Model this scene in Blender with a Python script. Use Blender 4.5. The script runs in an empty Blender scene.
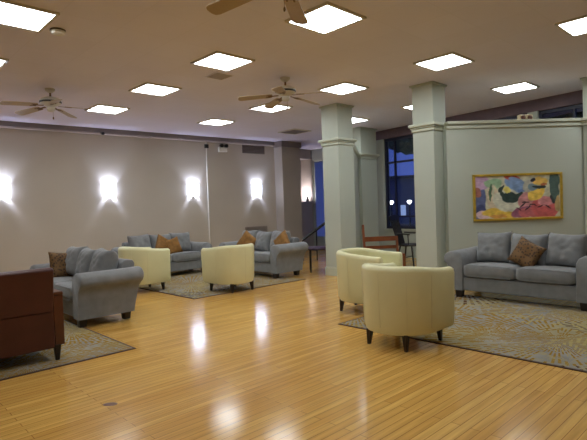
import bpy, bmesh, math, random
from mathutils import Vector, Matrix, noise
random.seed(7)
PI = math.pi
scene = bpy.context.scene
C = scene.collection

# ------------------------------------------------------------------ camera
EYE = 1.34
cam_data = bpy.data.cameras.new('camera')
cam = bpy.data.objects.new('camera', cam_data)
C.objects.link(cam)
fw = Vector((.6915589, .72192797, -.0237967)).normalized()
rt = Vector((.72112163, -.69193372, -.03480411)).normalized()
up = rt.cross(fw).normalized()
M = Matrix((rt, up, -fw)).transposed().to_4x4()
M.translation = Vector((0, 0, EYE))
cam.matrix_world = M
cam_data.sensor_width = 36
cam_data.lens = 486.0/587.0*36
cam_data.clip_start = .05
cam_data.clip_end = 300
scene.camera = cam

# ------------------------------------------------------------------ world, exposure
world = bpy.data.worlds.new('dusk')
scene.world = world
world.use_nodes = True
bg = world.node_tree.nodes['Background']
bg.inputs[0].default_value = (.10, .16, .62, 1)
bg.inputs[1].default_value = .75
scene.view_settings.view_transform = 'Standard'
scene.view_settings.look = 'None'
scene.view_settings.gamma = 1
scene.view_settings.exposure = 0.0
PANEL_STRENGTH = 16.5          # ceiling panels
SCONCE_STRENGTH = 17.0        # glowing shades
SCONCE_WATTS = 30.0
PANEL_COLOR = (.93, 1.0, 1.03, 1)
SCONCE_COLOR = (.62, .71, 1.0)

CEIL = EYE + 1.973
LEDGE = 2.66

# ------------------------------------------------------------------ materials
def srgb(r, g, b):
    def f(c):
        c /= 255.0
        return c/12.92 if c <= .04045 else ((c+.055)/1.055)**2.4
    return (f(r), f(g), f(b), 1)

def new_mat(name):
    m = bpy.data.materials.new(name)
    m.use_nodes = True
    nt = m.node_tree
    return m, nt, nt.nodes['Principled BSDF']

def mat(name, col, rough=.6, var=.12, scale=6, bump=0.0, bscale=60, metallic=0, spec=.5, detail=3, sheen=0):
    """procedural paint / cloth / wood: base colour varied by noise, optional bump"""
    m, nt, b = new_mat(name)
    N, L = nt.nodes, nt.links
    tc = N.new('ShaderNodeTexCoord')
    nz = N.new('ShaderNodeTexNoise'); nz.inputs['Scale'].default_value = scale; nz.inputs['Detail'].default_value = detail
    L.new(tc.outputs['Object'], nz.inputs['Vector'])
    cr = N.new('ShaderNodeValToRGB')
    cr.color_ramp.elements[0].position = .3; cr.color_ramp.elements[1].position = .7
    cr.color_ramp.elements[0].color = tuple(c*(1-var) for c in col[:3])+(1,)
    cr.color_ramp.elements[1].color = tuple(min(1, c*(1+var)) for c in col[:3])+(1,)
    L.new(nz.outputs['Fac'], cr.inputs['Fac'])
    L.new(cr.outputs['Color'], b.inputs['Base Color'])
    b.inputs['Roughness'].default_value = rough
    b.inputs['Metallic'].default_value = metallic
    b.inputs['Specular IOR Level'].default_value = spec
    b.inputs['Sheen Weight'].default_value = sheen
    if bump:
        n2 = N.new('ShaderNodeTexNoise'); n2.inputs['Scale'].default_value = bscale; n2.inputs['Detail'].default_value = 4
        L.new(tc.outputs['Object'], n2.inputs['Vector'])
        bp = N.new('ShaderNodeBump'); bp.inputs['Strength'].default_value = bump; bp.inputs['Distance'].default_value = .01
        L.new(n2.outputs['Fac'], bp.inputs['Height'])
        L.new(bp.outputs['Normal'], b.inputs['Normal'])
    return m

def emit(name, col, strength):
    m, nt, b = new_mat(name)
    b.inputs['Base Color'].default_value = (.8, .8, .8, 1)
    b.inputs['Emission Color'].default_value = tuple(col[:3])+(1,)
    b.inputs['Emission Strength'].default_value = strength
    return m

def math_node(N, op, a=None, b=None, L=None):
    n = N.new('ShaderNodeMath'); n.operation = op
    for i, v in enumerate((a, b)):
        if v is None: continue
        if isinstance(v, (int, float)): n.inputs[i].default_value = v
        else: L.new(v, n.inputs[i])
    return n.outputs[0]

def floor_mat():
    m, nt, b = new_mat('maple_strip_floor')
    N, L = nt.nodes, nt.links
    tc = N.new('ShaderNodeTexCoord')
    br = N.new('ShaderNodeTexBrick')
    br.inputs['Scale'].default_value = 1
    br.inputs['Brick Width'].default_value = 1.35
    br.inputs['Row Height'].default_value = .062
    br.inputs['Mortar Size'].default_value = .0022
    br.inputs['Mortar Smooth'].default_value = .3
    br.offset = .37; br.offset_frequency = 2
    br.inputs['Color1'].default_value = srgb(220, 176, 96)
    br.inputs['Color2'].default_value = srgb(202, 154, 78)
    br.inputs['Mortar'].default_value = srgb(140, 96, 50)
    L.new(tc.outputs['Object'], br.inputs['Vector'])
    mp = N.new('ShaderNodeMapping'); mp.inputs['Scale'].default_value = (.8, 14, 1)
    L.new(tc.outputs['Object'], mp.inputs['Vector'])
    nz = N.new('ShaderNodeTexNoise'); nz.inputs['Scale'].default_value = 2.2; nz.inputs['Detail'].default_value = 5
    L.new(mp.outputs[0], nz.inputs['Vector'])
    cr = N.new('ShaderNodeValToRGB')
    cr.color_ramp.elements[0].position = .3; cr.color_ramp.elements[0].color = (.80, .76, .70, 1)
    cr.color_ramp.elements[1].position = .7; cr.color_ramp.elements[1].color = (1.12, 1.1, 1.06, 1)
    L.new(nz.outputs['Fac'], cr.inputs['Fac'])
    mx = N.new('ShaderNodeMixRGB'); mx.blend_type = 'MULTIPLY'; mx.inputs[0].default_value = 1
    L.new(br.outputs['Color'], mx.inputs[1]); L.new(cr.outputs[0], mx.inputs[2])
    L.new(mx.outputs[0], b.inputs['Base Color'])
    n3 = N.new('ShaderNodeTexNoise'); n3.inputs['Scale'].default_value = 1.3
    L.new(tc.outputs['Object'], n3.inputs['Vector'])
    mr = N.new('ShaderNodeMapRange'); mr.inputs[3].default_value = .11; mr.inputs[4].default_value = .19
    L.new(n3.outputs['Fac'], mr.inputs[0])
    L.new(mr.outputs[0], b.inputs['Roughness'])
    bp = N.new('ShaderNodeBump'); bp.inputs['Strength'].default_value = .08; bp.inputs['Distance'].default_value = .003
    L.new(nz.outputs['Fac'], bp.inputs['Height'])
    L.new(bp.outputs[0], b.inputs['Normal'])
    b.inputs['Specular IOR Level'].default_value = .36
    return m

def rug_mat():
    """grey ground with bursts of gold, olive and brown strokes radiating from scattered centres"""
    m, nt, b = new_mat('burst_rug')
    N, L = nt.nodes, nt.links
    tc = N.new('ShaderNodeTexCoord')
    base = N.new('ShaderNodeTexNoise'); base.inputs['Scale'].default_value = 3
    L.new(tc.outputs['Object'], base.inputs['Vector'])
    g = N.new('ShaderNodeValToRGB')
    g.color_ramp.elements[0].position = .35; g.color_ramp.elements[0].color = srgb(132, 129, 123)
    g.color_ramp.elements[1].position = .65; g.color_ramp.elements[1].color = srgb(152, 148, 140)
    L.new(base.outputs['Fac'], g.inputs['Fac'])
    zn = N.new('ShaderNodeTexNoise'); zn.inputs['Scale'].default_value = .9; zn.inputs['Detail'].default_value = 1
    L.new(tc.outputs['Object'], zn.inputs['Vector'])
    zr = N.new('ShaderNodeValToRGB'); zr.color_ramp.elements[0].position = .48; zr.color_ramp.elements[1].position = .60
    L.new(zn.outputs['Fac'], zr.inputs['Fac'])
    zf = math_node(N, 'MULTIPLY', zr.outputs['Color'], .55, L)
    zm = N.new('ShaderNodeMixRGB'); L.new(zf, zm.inputs[0]); L.new(g.outputs[0], zm.inputs[1]); zm.inputs[2].default_value = srgb(160, 146, 96)
    cur = zm.outputs[0]
    def burst(scale, off, spokes, rings, cols, rad, dens, cur):
        mp = N.new('ShaderNodeMapping'); mp.inputs['Location'].default_value = (off, off*.7, 0)
        L.new(tc.outputs['Object'], mp.inputs['Vector'])
        v = N.new('ShaderNodeTexVoronoi'); v.voronoi_dimensions = '2D'; v.inputs['Scale'].default_value = scale
        L.new(mp.outputs[0], v.inputs['Vector'])
        d = N.new('ShaderNodeVectorMath'); d.operation = 'SUBTRACT'
        L.new(mp.outputs[0], d.inputs[0]); L.new(v.outputs['Position'], d.inputs[1])
        s = N.new('ShaderNodeSeparateXYZ'); L.new(d.outputs[0], s.inputs[0])
        ang = math_node(N, 'MULTIPLY', math_node(N, 'ARCTAN2', s.outputs[1], s.outputs[0], L), spokes/(2*PI), L)
        cell = math_node(N, 'FLOOR', ang, None, L)
        fr = math_node(N, 'FRACT', ang, None, L)
        wn = N.new('ShaderNodeTexWhiteNoise'); wn.noise_dimensions = '1D'; L.new(cell, wn.inputs['W'])
        ln = N.new('ShaderNodeVectorMath'); ln.operation = 'LENGTH'; L.new(d.outputs[0], ln.inputs[0])
        dist = ln.outputs['Value']
        pos = math_node(N, 'ADD', math_node(N, 'MULTIPLY', dist, rings, L), math_node(N, 'MULTIPLY', wn.outputs['Value'], 3.0, L), L)
        pf = math_node(N, 'FRACT', pos, None, L)
        wn2 = N.new('ShaderNodeTexWhiteNoise'); wn2.noise_dimensions = '2D'
        cb = N.new('ShaderNodeCombineXYZ'); L.new(cell, cb.inputs[0]); L.new(math_node(N, 'FLOOR', pos, None, L), cb.inputs[1]); L.new(cb.outputs[0], wn2.inputs['Vector'])
        a = math_node(N, 'LESS_THAN', fr, .5, L)
        c2 = math_node(N, 'LESS_THAN', pf, .82, L)
        lim = math_node(N, 'LESS_THAN', dist, rad, L)
        pn = N.new('ShaderNodeTexNoise'); pn.inputs['Scale'].default_value = 1.3
        L.new(mp.outputs[0], pn.inputs['Vector'])
        lo = math_node(N, 'LESS_THAN', wn2.outputs['Value'], math_node(N, 'MULTIPLY', pn.outputs['Fac'], dens, L), L)
        k = math_node(N, 'MULTIPLY', math_node(N, 'MULTIPLY', a, c2, L), math_node(N, 'MULTIPLY', lim, lo, L), L)
        r = N.new('ShaderNodeValToRGB'); r.color_ramp.interpolation = 'CONSTANT'
        r.color_ramp.elements[0].color = cols[0]; r.color_ramp.elements[0].position = 0
        r.color_ramp.elements[1].color = cols[-1]; r.color_ramp.elements[1].position = .75
        for i, c in enumerate(cols[1:-1]):
            e = r.color_ramp.elements.new(.25+.25*i); e.color = c
        sp = N.new('ShaderNodeSeparateColor'); L.new(v.outputs['Color'], sp.inputs[0])
        L.new(sp.outputs[0], r.inputs['Fac'])
        mx = N.new('ShaderNodeMixRGB'); L.new(k, mx.inputs[0]); L.new(cur, mx.inputs[1]); L.new(r.outputs[0], mx.inputs[2])
        return mx.outputs[0]
    gold, olive, cream, brown = srgb(146, 114, 40), srgb(96, 82, 36), srgb(168, 152, 100), srgb(88, 60, 36)
    cur = burst(.62, 3.1, 84, 6, (gold, olive, gold, brown), 1.3, 1.75, cur)
    cur = burst(.8, 9.7, 74, 11, (gold, cream, gold, cream), 1.0, .98, cur)
    L.new(cur, b.inputs['Base Color'])
    b.inputs['Roughness'].default_value = .95
    b.inputs['Specular IOR Level'].default_value = .1
    n2 = N.new('ShaderNodeTexNoise'); n2.inputs['Scale'].default_value = 160
    L.new(tc.outputs['Object'], n2.inputs['Vector'])
    bp = N.new('ShaderNodeBump'); bp.inputs['Strength'].default_value = .4; bp.inputs['Distance'].default_value = .01
    L.new(n2.outputs['Fac'], bp.inputs['Height']); L.new(bp.outputs[0], b.inputs['Normal'])
    return m

def ceiling_mat():
    m, nt, b = new_mat('ceiling_plaster')
    N, L = nt.nodes, nt.links
    tc = N.new('ShaderNodeTexCoord')
    nz = N.new('ShaderNodeTexNoise'); nz.inputs['Scale'].default_value = .6; nz.inputs['Detail'].default_value = 4
    L.new(tc.outputs['Object'], nz.inputs['Vector'])
    cr = N.new('ShaderNodeValToRGB')
    cr.color_ramp.elements[0].position = .3; cr.color_ramp.elements[0].color = srgb(226, 220, 234)
    cr.color_ramp.elements[1].position = .7; cr.color_ramp.elements[1].color = srgb(232, 227, 240)
    L.new(nz.outputs['Fac'], cr.inputs['Fac'])
    mp = N.new('ShaderNodeMapping'); mp.inputs['Location'].default_value = (-(1.404-.305), -(1.594-.305), 0)
    L.new(tc.outputs['Object'], mp.inputs['Vector'])
    br = N.new('ShaderNodeTexBrick'); br.offset = 0
    br.inputs['Scale'].default_value = 1; br.inputs['Brick Width'].default_value = .61; br.inputs['Row Height'].default_value = .61
    br.inputs['Mortar Size'].default_value = .004
    br.inputs['Color1'].default_value = (1, 1, 1, 1); br.inputs['Color2'].default_value = (.975, .97, .965, 1)
    br.inputs['Mortar'].default_value = (.93, .92, .91, 1)
    L.new(mp.outputs[0], br.inputs['Vector'])
    mx = N.new('ShaderNodeMixRGB'); mx.blend_type = 'MULTIPLY'; mx.inputs[0].default_value = 1
    L.new(cr.outputs[0], mx.inputs[1]); L.new(br.outputs[0], mx.inputs[2])
    L.new(mx.outputs[0], b.inputs['Base Color'])
    b.inputs['Roughness'].default_value = .75
    b.inputs['Specular IOR Level'].default_value = .2
    return m

def leopard_mat(name, a, c):
    m, nt, b = new_mat(name)
    N, L = nt.nodes, nt.links
    tc = N.new('ShaderNodeTexCoord')
    v = N.new('ShaderNodeTexVoronoi'); v.inputs['Scale'].default_value = 30
    L.new(tc.outputs['Object'], v.inputs['Vector'])
    cr = N.new('ShaderNodeValToRGB')
    cr.color_ramp.elements[0].position = .25; cr.color_ramp.elements[0].color = c
    cr.color_ramp.elements[1].position = .5; cr.color_ramp.elements[1].color = a
    L.new(v.outputs['Distance'], cr.inputs['Fac'])
    L.new(cr.outputs[0], b.inputs['Base Color'])
    b.inputs['Roughness'].default_value = .7
    return m

def glass_mat():
    m, nt, b = new_mat('window_glass')
    N, L = nt.nodes, nt.links
    tr = N.new('ShaderNodeBsdfTransparent'); gl = N.new('ShaderNodeBsdfGlossy'); gl.inputs['Roughness'].default_value = .02
    fr = N.new('ShaderNodeFresnel'); fr.inputs[0].default_value = 1.45
    tr.inputs[0].default_value = (.85, .9, .95, 1)
    mx = N.new('ShaderNodeMixShader'); L.new(fr.outputs[0], mx.inputs[0]); L.new(tr.outputs[0], mx.inputs[1]); L.new(gl.outputs[0], mx.inputs[2])
    L.new(mx.outputs[0], N['Material Output'].inputs['Surface'])
    return m

M_ = {}
M_['floor'] = floor_mat()
M_['ceiling'] = ceiling_mat()
M_['wall'] = mat('taupe_wall_paint', srgb(191, 181, 167), .7, .03, 1.2, .05, 90, spec=.2)
M_['wall_green'] = mat('pale_green_grey_paint', srgb(184, 190, 178), .6, .03, 1.2, .05, 90, spec=.3)
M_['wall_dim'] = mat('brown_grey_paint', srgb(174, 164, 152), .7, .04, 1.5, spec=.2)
M_['trim'] = mat('trim_paint', srgb(176, 164, 156), .45, .03)
M_['trim_dark'] = mat('mauve_trim_paint', srgb(136, 125, 120), .5, .04)
M_['trim_green'] = mat('pale_green_trim_paint', srgb(192, 196, 178), .4, .03)
M_['header'] = mat('purple_brown_header', srgb(112, 92, 100), .6, .08)
M_['white'] = mat('white_plastic', srgb(225, 222, 212), .4, .03)
M_['white_metal'] = mat('white_enamel', srgb(205, 198, 182), .35, .03)
M_['panel'] = emit('lit_panel', PANEL_COLOR, PANEL_STRENGTH)
M_['sconce'] = emit('lit_shade', SCONCE_COLOR, SCONCE_STRENGTH)
M_['metal'] = mat('brushed_nickel', srgb(150, 145, 140), .35, .05, metallic=.9)
M_['brass'] = mat('aged_brass', srgb(110, 78, 40), .35, .1, metallic=.8)
M_['black'] = mat('black_paint', srgb(24, 22, 24), .4, .1)
M_['dark_grille'] = mat('brown_grey_grille', srgb(104, 92, 86), .6, .08)
M_['blade'] = mat('pale_oak_blade', srgb(180, 160, 134), .5, .08, 4)
M_['sofa'] = mat('grey_microfibre', srgb(128, 129, 130), .85, .10, 9, .25, 180, sheen=.25, spec=.2)
M_['cream'] = mat('cream_vinyl', srgb(217, 212, 165), .38, .03, 4, .04, 120)
M_['cream_seam'] = mat('cream_piping', srgb(208, 200, 156), .45, .03)
M_['foot'] = mat('espresso_wood', srgb(32, 22, 20), .4, .2)
M_['leather'] = mat('oxblood_leather', srgb(70, 30, 24), .42, .15, 5, .15, 90)
M_['armwood'] = mat('cherry_wood', srgb(84, 44, 26), .35, .2, 7)
M_['oak'] = mat('orange_oak', srgb(122, 66, 32), .4, .2, 7)
M_['pillow_leo'] = leopard_mat('brown_gold_fleck', srgb(112, 80, 40), srgb(60, 38, 20))
M_['pillow_gold'] = mat('gold_brown_chenille', srgb(136, 94, 38), .75, .25, 14)
M_['rug'] = rug_mat()
M_['rug_edge'] = mat('dark_brown_rug_binding', srgb(84, 62, 52), .9, .1)
M_['gold_frame'] = mat('gilt_frame', srgb(204, 172, 70), .35, .15, 12, metallic=.4)
M_['glass'] = glass_mat()
fm, fnt, fb = new_mat('standin_pane_glass')
_t = fnt.nodes.new('ShaderNodeBsdfTranslucent'); _t.inputs[0].default_value = (.85, .88, .95, 1)
_n = fnt.nodes.new('ShaderNodeTexNoise'); _n.inputs['Scale'].default_value = 40
_b = fnt.nodes.new('ShaderNodeBump'); _b.inputs['Strength'].default_value = .1; fnt.links.new(_n.outputs[0], _b.inputs['Height']); fnt.links.new(_b.outputs[0], _t.inputs['Normal'])
fnt.links.new(_t.outputs[0], fnt.nodes['Material Output'].inputs['Surface'])
M_['standin_pane'] = fm  # lets the dusk sky through, added to look like a blue-lit wall
M_['mullion'] = mat('dark_window_frame', srgb(40, 42, 62), .5, .1)
M_['seat_dark'] = mat('dark_plum_seat', srgb(58, 38, 66), .4, .1)
M_['mahogany'] = mat('dark_mahogany', srgb(80, 36, 28), .4, .2)
M_['outer_wall'] = mat('far_building_wall', srgb(90, 98, 130), .8, .1, .5)
M_['asphalt'] = mat('asphalt', srgb(60, 62, 72), .8, .15, 2)
M_['leaf'] = mat('dark_foliage', srgb(50, 70, 60), .8, .4, 3, .8, 8)
M_['bark'] = mat('bark', srgb(60, 50, 44), .9, .2)
M_['lamp_glow'] = emit('outdoor_lamp_glow', (1, .98, .95), 12)
M_['lit_window'] = emit('lit_far_window', (.55, .7, 1), .55)
M_['amber'] = mat('beige_plastic', srgb(206, 186, 146), .5, .05)
M_['stain'] = mat('dark_floor_stain', srgb(104, 66, 36), .4, .1)
M_['car'] = mat('dark_blue_car_paint', srgb(40, 52, 100), .25, .05)

# ------------------------------------------------------------------ mesh helpers
class MB:
    def __init__(s): s.bm = bmesh.new()
    def add(s, verts, faces):
        vs = [s.bm.verts.new(v) for v in verts]
        for f in faces:
            try: s.bm.faces.new([vs[i] for i in f])
            except ValueError: pass
        return s
    def box(s, x0, x1, y0, y1, z0, z1, mtx=None):
        v = [Vector((x, y, z)) for z in (z0, z1) for y in (y0, y1) for x in (x0, x1)]
        if mtx: v = [mtx @ p for p in v]
        return s.add(v, [(0, 2, 3, 1), (4, 5, 7, 6), (0, 1, 5, 4), (2, 6, 7, 3), (0, 4, 6, 2), (1, 3, 7, 5)])
    def prism(s, pts, axis, a, b):
        """closed 2D outline extruded along axis from a to b"""
        n = len(pts)
        def P(u, v, w):
            return {'x': (w, u, v), 'y': (u, w, v), 'z': (u, v, w)}[axis]
        vs = [P(u, v, a) for u, v in pts]+[P(u, v, b) for u, v in pts]
        fs = [tuple(range(n))[::-1], tuple(range(n, 2*n))]+[(i, (i+1) % n, n+(i+1) % n, n+i) for i in range(n)]
        return s.add(vs, fs)
    def lathe(s, prof, n=24, c=(0, 0, 0), a0=0, a1=2*PI):
        full = abs(a1-a0-2*PI) < 1e-6
        m = n if full else n+1
        rings = []
        for r, z in prof:
            rings.append([s.bm.verts.new((c[0]+r*math.cos(a0+(a1-a0)*i/n), c[1]+r*math.sin(a0+(a1-a0)*i/n), c[2]+z)) for i in range(m)])
        for k in range(len(rings)-1):
            for i in range(m if full else m-1):
                j = (i+1) % m
                s.bm.faces.new((rings[k][i], rings[k][j], rings[k+1][j], rings[k+1][i]))
        if full:
            for rg in (rings[0], rings[-1]):
                try: s.bm.faces.new(rg)
                except ValueError: pass
        return s
    def tube(s, p, q, r0, r1=None, n=10):
        r1 = r0 if r1 is None else r1
        p, q = Vector(p), Vector(q); d = (q-p).normalized()
        a = d.orthogonal().normalized(); b = d.cross(a)
        R0 = [s.bm.verts.new(p+(a*math.cos(2*PI*i/n)+b*math.sin(2*PI*i/n))*r0) for i in range(n)]
        R1 = [s.bm.verts.new(q+(a*math.cos(2*PI*i/n)+b*math.sin(2*PI*i/n))*r1) for i in range(n)]
        for i in range(n): s.bm.faces.new((R0[i], R0[(i+1) % n], R1[(i+1) % n], R1[i]))
        s.bm.faces.new(R0[::-1]); s.bm.faces.new(R1)
        return s
    def bar(s, p, q, w, h):
        """rectangular bar from p to q, w across, h in the upright sense"""
        p, q = Vector(p), Vector(q); d = (q-p).normalized()
        ref = Vector((0, 0, 1)) if abs(d.z) < .9 else Vector((0, 1, 0))
        a = d.cross(ref).normalized()*w/2; b = a.cross(d).normalized()*h/2
        v = [p-a-b, p+a-b, p+a+b, p-a+b, q-a-b, q+a-b, q+a+b, q-a+b]
        return s.add(v, [(3, 2, 1, 0), (4, 5, 6, 7), (0, 1, 5, 4), (1, 2, 6, 5), (2, 3, 7, 6), (3, 0, 4, 7)])
    def xf(s, mtx):
        bmesh.ops.transform(s.bm, matrix=mtx, verts=s.bm.verts); return s
    def build(s, name, m, parent=None, smooth=False, bevel=0, seg=2, sub=0, auto=35):
        bmesh.ops.recalc_face_normals(s.bm, faces=s.bm.faces)
        me = bpy.data.meshes.new(name)
        if smooth or bevel:
            for f in s.bm.faces: f.smooth = True
            if not (smooth == 'all'):
                for e in s.bm.edges:
                    if len(e.link_faces) == 2 and e.calc_face_angle(0) > math.radians(auto) and not bevel: e.smooth = False
        s.bm.to_mesh(me); s.bm.free()
        me.materials.append(m)
        o = bpy.data.objects.new(name, me)
        C.objects.link(o)
        if bevel:
            b = o.modifiers.new('bevel', 'BEVEL'); b.width = bevel; b.segments = seg; b.limit_method = 'ANGLE'; b.angle_limit = math.radians(auto)
            b.harden_normals = True
        if sub:
            u = o.modifiers.new('sub', 'SUBSURF'); u.levels = sub; u.render_levels = sub
        if parent: o.parent = parent
        return o

def thing(name, label, cat, loc=(0, 0, 0), rz=0, group=None):
    o = bpy.data.objects.new(name, None); C.objects.link(o)
    o.empty_display_size = .1
    o.location = loc; o.rotation_euler = (0, 0, rz)
    o['label'] = label; o['category'] = cat
    if group: o['group'] = group
    return o
def tag(o, label, cat, group=None):
    o['label'] = label; o['category'] = cat
    if group: o['group'] = group
    return o
def struct(o):
    o['kind'] = 'structure'; return o
def dup(root, loc, rz, label, group=None):
    r = root.copy(); C.objects.link(r); r.location = loc; r.rotation_euler = (0, 0, rz)
    r['label'] = label
    if group: r['group'] = group
    for ch in list(root.children):
        c = ch.copy(); C.objects.link(c); c.parent = r
        for g in list(ch.children):
            d = g.copy(); C.objects.link(d); d.parent = c
    return r

def wall_box(mb, p, q, z0, z1, th, side=1):
    """upright slab whose visible face runs p->q; thickness goes to the left of p->q when side=1"""
    p, q = Vector((p[0], p[1], 0)), Vector((q[0], q[1], 0))
    d = (q-p).normalized(); n = Vector((-d.y, d.x, 0))*side*th
    v = []
    for z in (z0, z1):
        for a in (p, q, q+n, p+n): v.append(Vector((a.x, a.y, z)))
    mb.add(v, [(0, 1, 2, 3), (4, 5, 6, 7), (0, 1, 5, 4), (1, 2, 6, 5), (2, 3, 7, 6), (3, 0, 4, 7)])
    return mb

# ------------------------------------------------------------------ the setting
EX0, EX1 = (10.72, 8.1), (9.85, 1.6)      # east (window) wall runs EX0 -> EX1
NA0, NA1 = (-3.0, 11.55), (9.78, 10.725)  # long taupe wall
def lerp(a, b, t): return (a[0]+(b[0]-a[0])*t, a[1]+(b[1]-a[1])*t)

mb = MB(); mb.box(-3.2, 12.6, -4.2, 12.8, -.12, 0)
struct(mb.build('floor', M_['floor']))
mb = MB(); mb.box(-3.2, 12.6, -4.2, 12.8, CEIL, CEIL+.15)
struct(mb.build('ceiling', M_['ceiling']))

mb = MB(); wall_box(mb, NA0, NA1, 0, CEIL, .2)
struct(mb.build('wall_north', M_['wall']))
mb = MB(); mb.box(-3.2, -3.0, -4.2, 11.8, 0, CEIL)
struct(mb.build('wall_west', M_['wall']))
mb = MB(); mb.box(-3.0, 9.9, -4.2, -4.0, 0, CEIL)
struct(mb.build('wall_south', M_['wall']))
# crown along the long wall: mauve flat band, lit lip under it
d = (Vector((NA1[0], NA1[1]))-Vector((NA0[0], NA0[1]))).normalized(); nn = Vector((d.y, -d.x))
def off(p, k): return (p[0]+nn.x*k, p[1]+nn.y*k)
mb = MB(); wall_box(mb, off(NA0, .06), off(NA1, .06), CEIL-.10, CEIL, .06)
struct(mb.build('trim_1', M_['trim_dark']))
mb = MB(); wall_box(mb, off(NA0, .09), off(NA1, .09), CEIL-.135, CEIL-.10, .09)
struct(mb.build('trim_2', M_['trim'], bevel=.008))
mb = MB(); wall_box(mb, off(NA0, .018), off(NA1, .018), 0, .12, .018)
struct(mb.build('baseboard_north', M_['trim'], bevel=.004))

# east wall with the tall window seen between the columns, and clerestory glass behind the painting wall
mb = MB()
eL = (Vector(EX1)-Vector(EX0)).length
def eP(y):  # point of the east line at world y
    t = (EX0[1]-y)/(EX0[1]-EX1[1]); return lerp(EX0, EX1, t)
HEAD = 3.08
wins = [(7.62, 5.35), (4.9, 3.75), (3.55, 2.3)]
ys = 8.1
for a, b in wins:
    wall_box(mb, eP(ys), eP(a), 0, HEAD, .22)
    wall_box(mb, eP(a), eP(b), 0, .72, .22)
    ys = b
wall_box(mb, eP(ys), eP(-4.2), 0, HEAD, .22)
struct(mb.build('wall_east', M_['wall_green']))
mb = MB(); wall_box(mb, eP(8.1), eP(-4.2), HEAD, CEIL, .22)
struct(mb.build('trim_3', M_['header']))
ed = (Vector(EX1)-Vector(EX0)).normalized(); en = Vector((-ed.y, ed.x))   # outward
def eO(p, k): return (p[0]+en.x*k, p[1]+en.y*k)
for n, (a, b) in enumerate(wins, 1):
    w = MB()
    A, B = eO(eP(a), .06), eO(eP(b), .06)
    def seg(t0, t1, z0, z1, th=.06): wall_box(w, lerp(A, B, t0), lerp(A, B, t1), z0, z1, th)
    e = .06/abs(a-b)
    seg(0, e, .72, HEAD); seg(1-e, 1, .72, HEAD); seg(0, 1, .72, .79); seg(0, 1, HEAD-.07, HEAD)
    seg(.14 if n == 1 else .5, (.14 if n == 1 else .5)+e*.6, .72, HEAD); seg(0, 1, 1.02, 1.06)
    seg(0, 1, 2.42, 2.47)
    f = w.build('window_%d' % n, M_['mullion']); struct(f)
    p = MB(); wall_box(p, eO(lerp(A, B, .02), .03), eO(lerp(A, B, .98), .03), .75, HEAD-.04, .008)
    g = p.build('glass_pane', M_['glass'], f)
    s = MB(); wall_box(s, eO(eP(a), -.05), eO(eP(b), -.05), .68, .72, .14)
    s.build('window_sill', M_['trim_green'], f)

# pier at the end of the long wall, then the recess with the lit niche and an added pane standing in for a blue-lit wall
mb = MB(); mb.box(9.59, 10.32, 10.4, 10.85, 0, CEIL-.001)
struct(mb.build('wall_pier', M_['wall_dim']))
mb = MB(); mb.box(9.55, 10.36, 10.36, 10.89, CEIL-.17, CEIL-.002)
struct(mb.build('trim_4', M_['trim_dark'], bevel=.01))
NY = 11.55
nx0, nx1, nz0, nz1 = 11.44, 11.97, 1.56, 3.0
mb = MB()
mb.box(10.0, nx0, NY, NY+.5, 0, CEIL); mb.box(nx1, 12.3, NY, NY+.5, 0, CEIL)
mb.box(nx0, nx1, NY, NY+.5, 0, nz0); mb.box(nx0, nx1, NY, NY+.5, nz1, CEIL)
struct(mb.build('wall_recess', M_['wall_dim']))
mb = MB(); mb.box(nx0-.05, nx1+.05, NY+.45, NY+.5, nz0-.05, nz1+.05)
mb.box(nx0-.04, nx0, NY-.02, NY+.02, nz0, nz1+.04); mb.box(nx1, nx1+.04, NY-.02, NY+.02, nz0, nz1+.04); mb.box(nx0-.04, nx1+.04, NY-.02, NY+.02, nz1, nz1+.04)
mb.box(nx0-.06, nx1+.08, NY-.07, NY+.45, nz0-.04, nz0)
struct(mb.build('trim_5', M_['trim']))
# east end of the recess: framed translucent pane added in place of a wall lit blue by dusk
mb = MB(); mb.box(12.0, 12.2, 9.1, 9.2, 0, CEIL); mb.box(12.0, 12.2, 11.5, 11.6, 0, CEIL); mb.box(12.0, 12.2, 9.2, 11.5, 2.95, CEIL); mb.box(12.0, 12.2, 9.2, 11.5, 0, .3)
struct(mb.build('wall_far_east', M_['wall_green']))
mb = MB(); wall_box(mb, (10.70, 8.1), (12.0, 9.14), 0, CEIL, .12)
struct(mb.build('wall_return', M_['wall_green']))
w = MB()
for y0, y1 in ((9.2, 9.25), (11.45, 11.5), (10.33, 10.36)): w.box(12.04, 12.10, y0, y1, .3, 2.95)
w.box(12.04, 12.10, 9.2, 11.5, .3, .36); w.box(12.04, 12.10, 9.2, 11.5, 2.89, 2.95)
f = struct(w.build('window_4', M_['trim_green']))
p = MB(); p.box(12.05, 12.058, 9.22, 11.48, .33, 2.92); p.build('blue_wall_pane', M_['standin_pane'], f)

# painting wall (ledge-topped partition) and the short partition behind the first column
PW0, PW1 = (7.32, 3.98), (9.75, 1.87)
mb = MB(); wall_box(mb, PW0, PW1, 0, LEDGE-.12, .16)
struct(mb.build('wall_painting', M_['wall_green']))
pd = (Vector(PW1)-Vector(PW0)).normalized(); pn = Vector((pd.y, -pd.x))   # towards the camera
if pn.x > 0: pn = -pn
def pO(p, k): return (p[0]+pn.x*k, p[1]+pn.y*k)
mb = MB()
wall_box(mb, pO(PW0, .03), pO(PW1, .03), LEDGE-.12, LEDGE-.07, .22)
wall_box(mb, pO(PW0, .015), pO(PW1, .015), LEDGE-.07, LEDGE-.05, .19)
wall_box(mb, pO(PW0, .06), pO(PW1, .06), LEDGE-.05, LEDGE, .28)
struct(mb.build('trim_6', M_['trim_green'], bevel=.008))
mb = MB(); wall_box(mb, pO(PW0, .018), pO(PW1, .018), 0, .14, .018)
struct(mb.build('baseboard_painting', M_['trim_green'], bevel=.004))
Q0, Q1 = (7.53, 6.16), (9.70, 7.70)
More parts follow.
